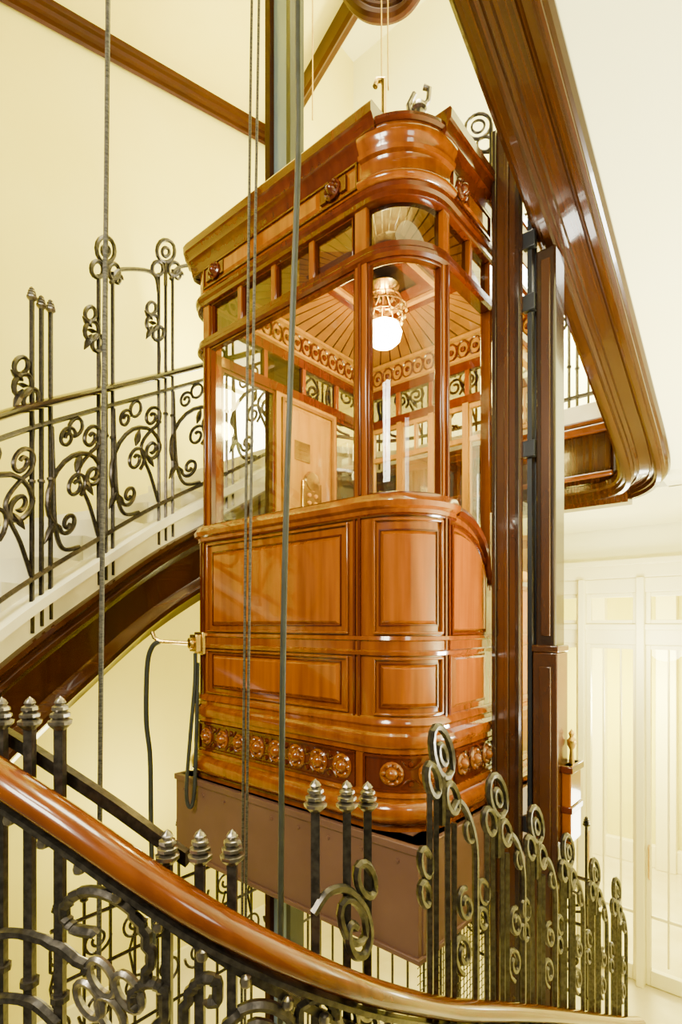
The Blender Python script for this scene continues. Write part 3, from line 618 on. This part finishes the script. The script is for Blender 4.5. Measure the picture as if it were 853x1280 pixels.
for k,q in enumerate(((.03,.10),(.56,.62),(1.2,1.27),(-.62,-.52),(-1.2,-1.1))):
    m=M(); m.ab(q[0],q[1],3.98,4.16,-3.4,.44); struct(m,'trim_%d'%(k+3),IVP,.008)
def leaf(n,a0,a1,z0,z1,kick=.0,w=.04):
    e=bpy.data.objects.new(n,None); bpy.context.collection.objects.link(e); e.location=W((a0+a1)/2,4.1,z0+ZO); e['kind']='structure'
    m=M(); m.ab(a0,a0+w,4.06,4.12,z0,z1); m.ab(a1-w,a1,4.06,4.12,z0,z1); m.ab(a0+w,a1-w,4.06,4.12,z1-w,z1); m.ab(a0+w,a1-w,4.06,4.12,z0,z0+w+kick)
    if kick:
        m.ab(a0+w,a1-w,4.08,4.11,z0+.62,z0+.65)
        for f in (.33,.67): m.ab(a0+(a1-a0)*f-.008,a0+(a1-a0)*f+.008,4.08,4.11,z0+.2,z1-w)
    m.obj('door_frame' if kick else 'window_frame',IVP,e,bev=.005)
    m=M(); m.grid([[W(a0+w,4.096,z0+w+kick),W(a0+w,4.096,z1-w)],[W(a1-w,4.096,z0+w+kick),W(a1-w,4.096,z1-w)]],False,False); m.obj('pane',GLS,e)
    if kick:
        m=M(); m.tube([W(a1-.03,4.05,z0+1.0),W(a1-.03,4.03,z0+1.02),W(a1-.03,4.03,z0+1.3),W(a1-.03,4.05,z0+1.32)],.008,6); m.obj('handle',BRA,e)
leaf('door_1',.62,1.2,-3.39,-.2,.1); leaf('door_2',.10,.56,-3.39,-.2,.1); leaf('door_3',-.52,.03,-3.39,-.2,.1); leaf('door_4',-1.1,-.62,-3.39,-.2,.1)
leaf('window_1',.62,1.2,.0,.30,0,.04); leaf('window_2',.10,.56,0,.30,0,.04); leaf('window_3',-.52,.03,0,.30,0,.04); leaf('window_4',-1.1,-.62,0,.30,0,.04)
for k in range(5):
    m=M(); m.ab(-1.6+k*.9,-1.35+k*.9,6.85,7.0,-3.4,1.0); struct(m,'trim_%d'%(k+8),IVP,.01)
m=M(); m.ab(-3,4.5,6.9,7.0,-3.4,-3.1); m.ab(-3,4.5,6.93,7.0,-.2,-.05); struct(m,'trim_13',IVP,.01)
m=M(); m.ab(3.56,3.6,-3,4.1,-3.4,-3.2); struct(m,'baseboard_left',IVP)
e=bpy.data.objects.new('window_5',None); bpy.context.collection.objects.link(e); e.location=W(3.58,2.15,.9+ZO); e['kind']='structure'
m=M(); m.ab(3.55,3.6,1.66,1.74,1.0,3.4); m.ab(3.55,3.6,2.72,2.80,1.0,3.4); m.ab(3.55,3.6,1.66,2.8,3.32,3.4); m.ab(3.55,3.6,1.66,2.8,1.0,1.08); m.ab(3.56,3.6,2.21,2.25,1.0,3.4); m.ab(3.56,3.6,1.66,2.8,2.5,2.54); m.obj('window_frame',IVP,e,bev=.005)
m=M(); m.ab(3.585,3.598,1.74,2.72,1.08,3.32); m.obj('pane',DAY,e)
# ---------- lights
def area(loc,rot_to,size,power,col):
    l=bpy.data.lights.new('a','AREA'); l.size=size; l.energy=power; l.color=col; o=bpy.data.objects.new('area_light',l); bpy.context.collection.objects.link(o)
    loc=Vector(loc)+Vector((0,0,ZO)); o.location=loc; d=(Vector(rot_to)+Vector((0,0,ZO)))-loc; o.rotation_euler=d.to_track_quat('-Z','Y').to_euler()
def pt(loc,power,col,r=.1):
    l=bpy.data.lights.new('p','POINT'); l.energy=power; l.color=col; l.shadow_soft_size=r; o=bpy.data.objects.new('point_light',l); bpy.context.collection.objects.link(o); o.location=Vector(loc)+Vector((0,0,ZO))
area(W(.8,.8,7.4),W(.8,.8,0),2.0,800,(1,.94,.62))
pt(lc+Vector((0,0,1.42)),62,(1,.80,.22),.06)
area(W(2.9,1.0,2.6),W(2.6,4,3.5),.8,100,(1,.94,.58))
pt(W(.8,3.4,3.2),520,(1,.98,.76),.3)
pt(W(-.6,2.6,2.9),460,(1,.98,.84),.3)
pt(W(2.8,.8,-1.6),105,(1,.90,.36),.3)
pt(W(.0,3.3,-.2),110,(1,.97,.70),.2)
pt(W(-.9,2.4,-1.4),40,(1,.97,.70),.2)
pt(W(.4,5.5,-1.0),900,(1,.95,.5),.4)
area((-1.7,-.9,2.0),(.1,2.6,.2),1.0,260,(1,.92,.68))
area((1.1,-1.0,1.6),(.3,2.3,.0),.8,35,(1,.92,.68))
area((-1.0,.3,1.6),(-1.3,3.2,.5),.4,35,(1,.94,.70))
area(W(-1.0,.9,-.6),W(-1.0,1.2,3),.6,240,(1,.98,.80))  # added unseen fill, aimed upward to brighten the flight soffit; no fixture here
w=bpy.data.worlds.new('w'); bpy.context.scene.world=w; w.use_nodes=True; w.node_tree.nodes['Background'].inputs[0].default_value=(1,.88,.52,1); w.node_tree.nodes['Background'].inputs[1].default_value=.30
cam=bpy.data.cameras.new('cam'); co_=bpy.data.objects.new('cam',cam); bpy.context.collection.objects.link(co_); co_.location=(0,0,ZO); co_.rotation_euler=(math.pi/2,0,0)
cam.sensor_fit='VERTICAL'; cam.sensor_height=36; cam.lens=36*680/1280; cam.shift_y=140/1280; cam.clip_start=.05
bpy.context.scene.camera=co_
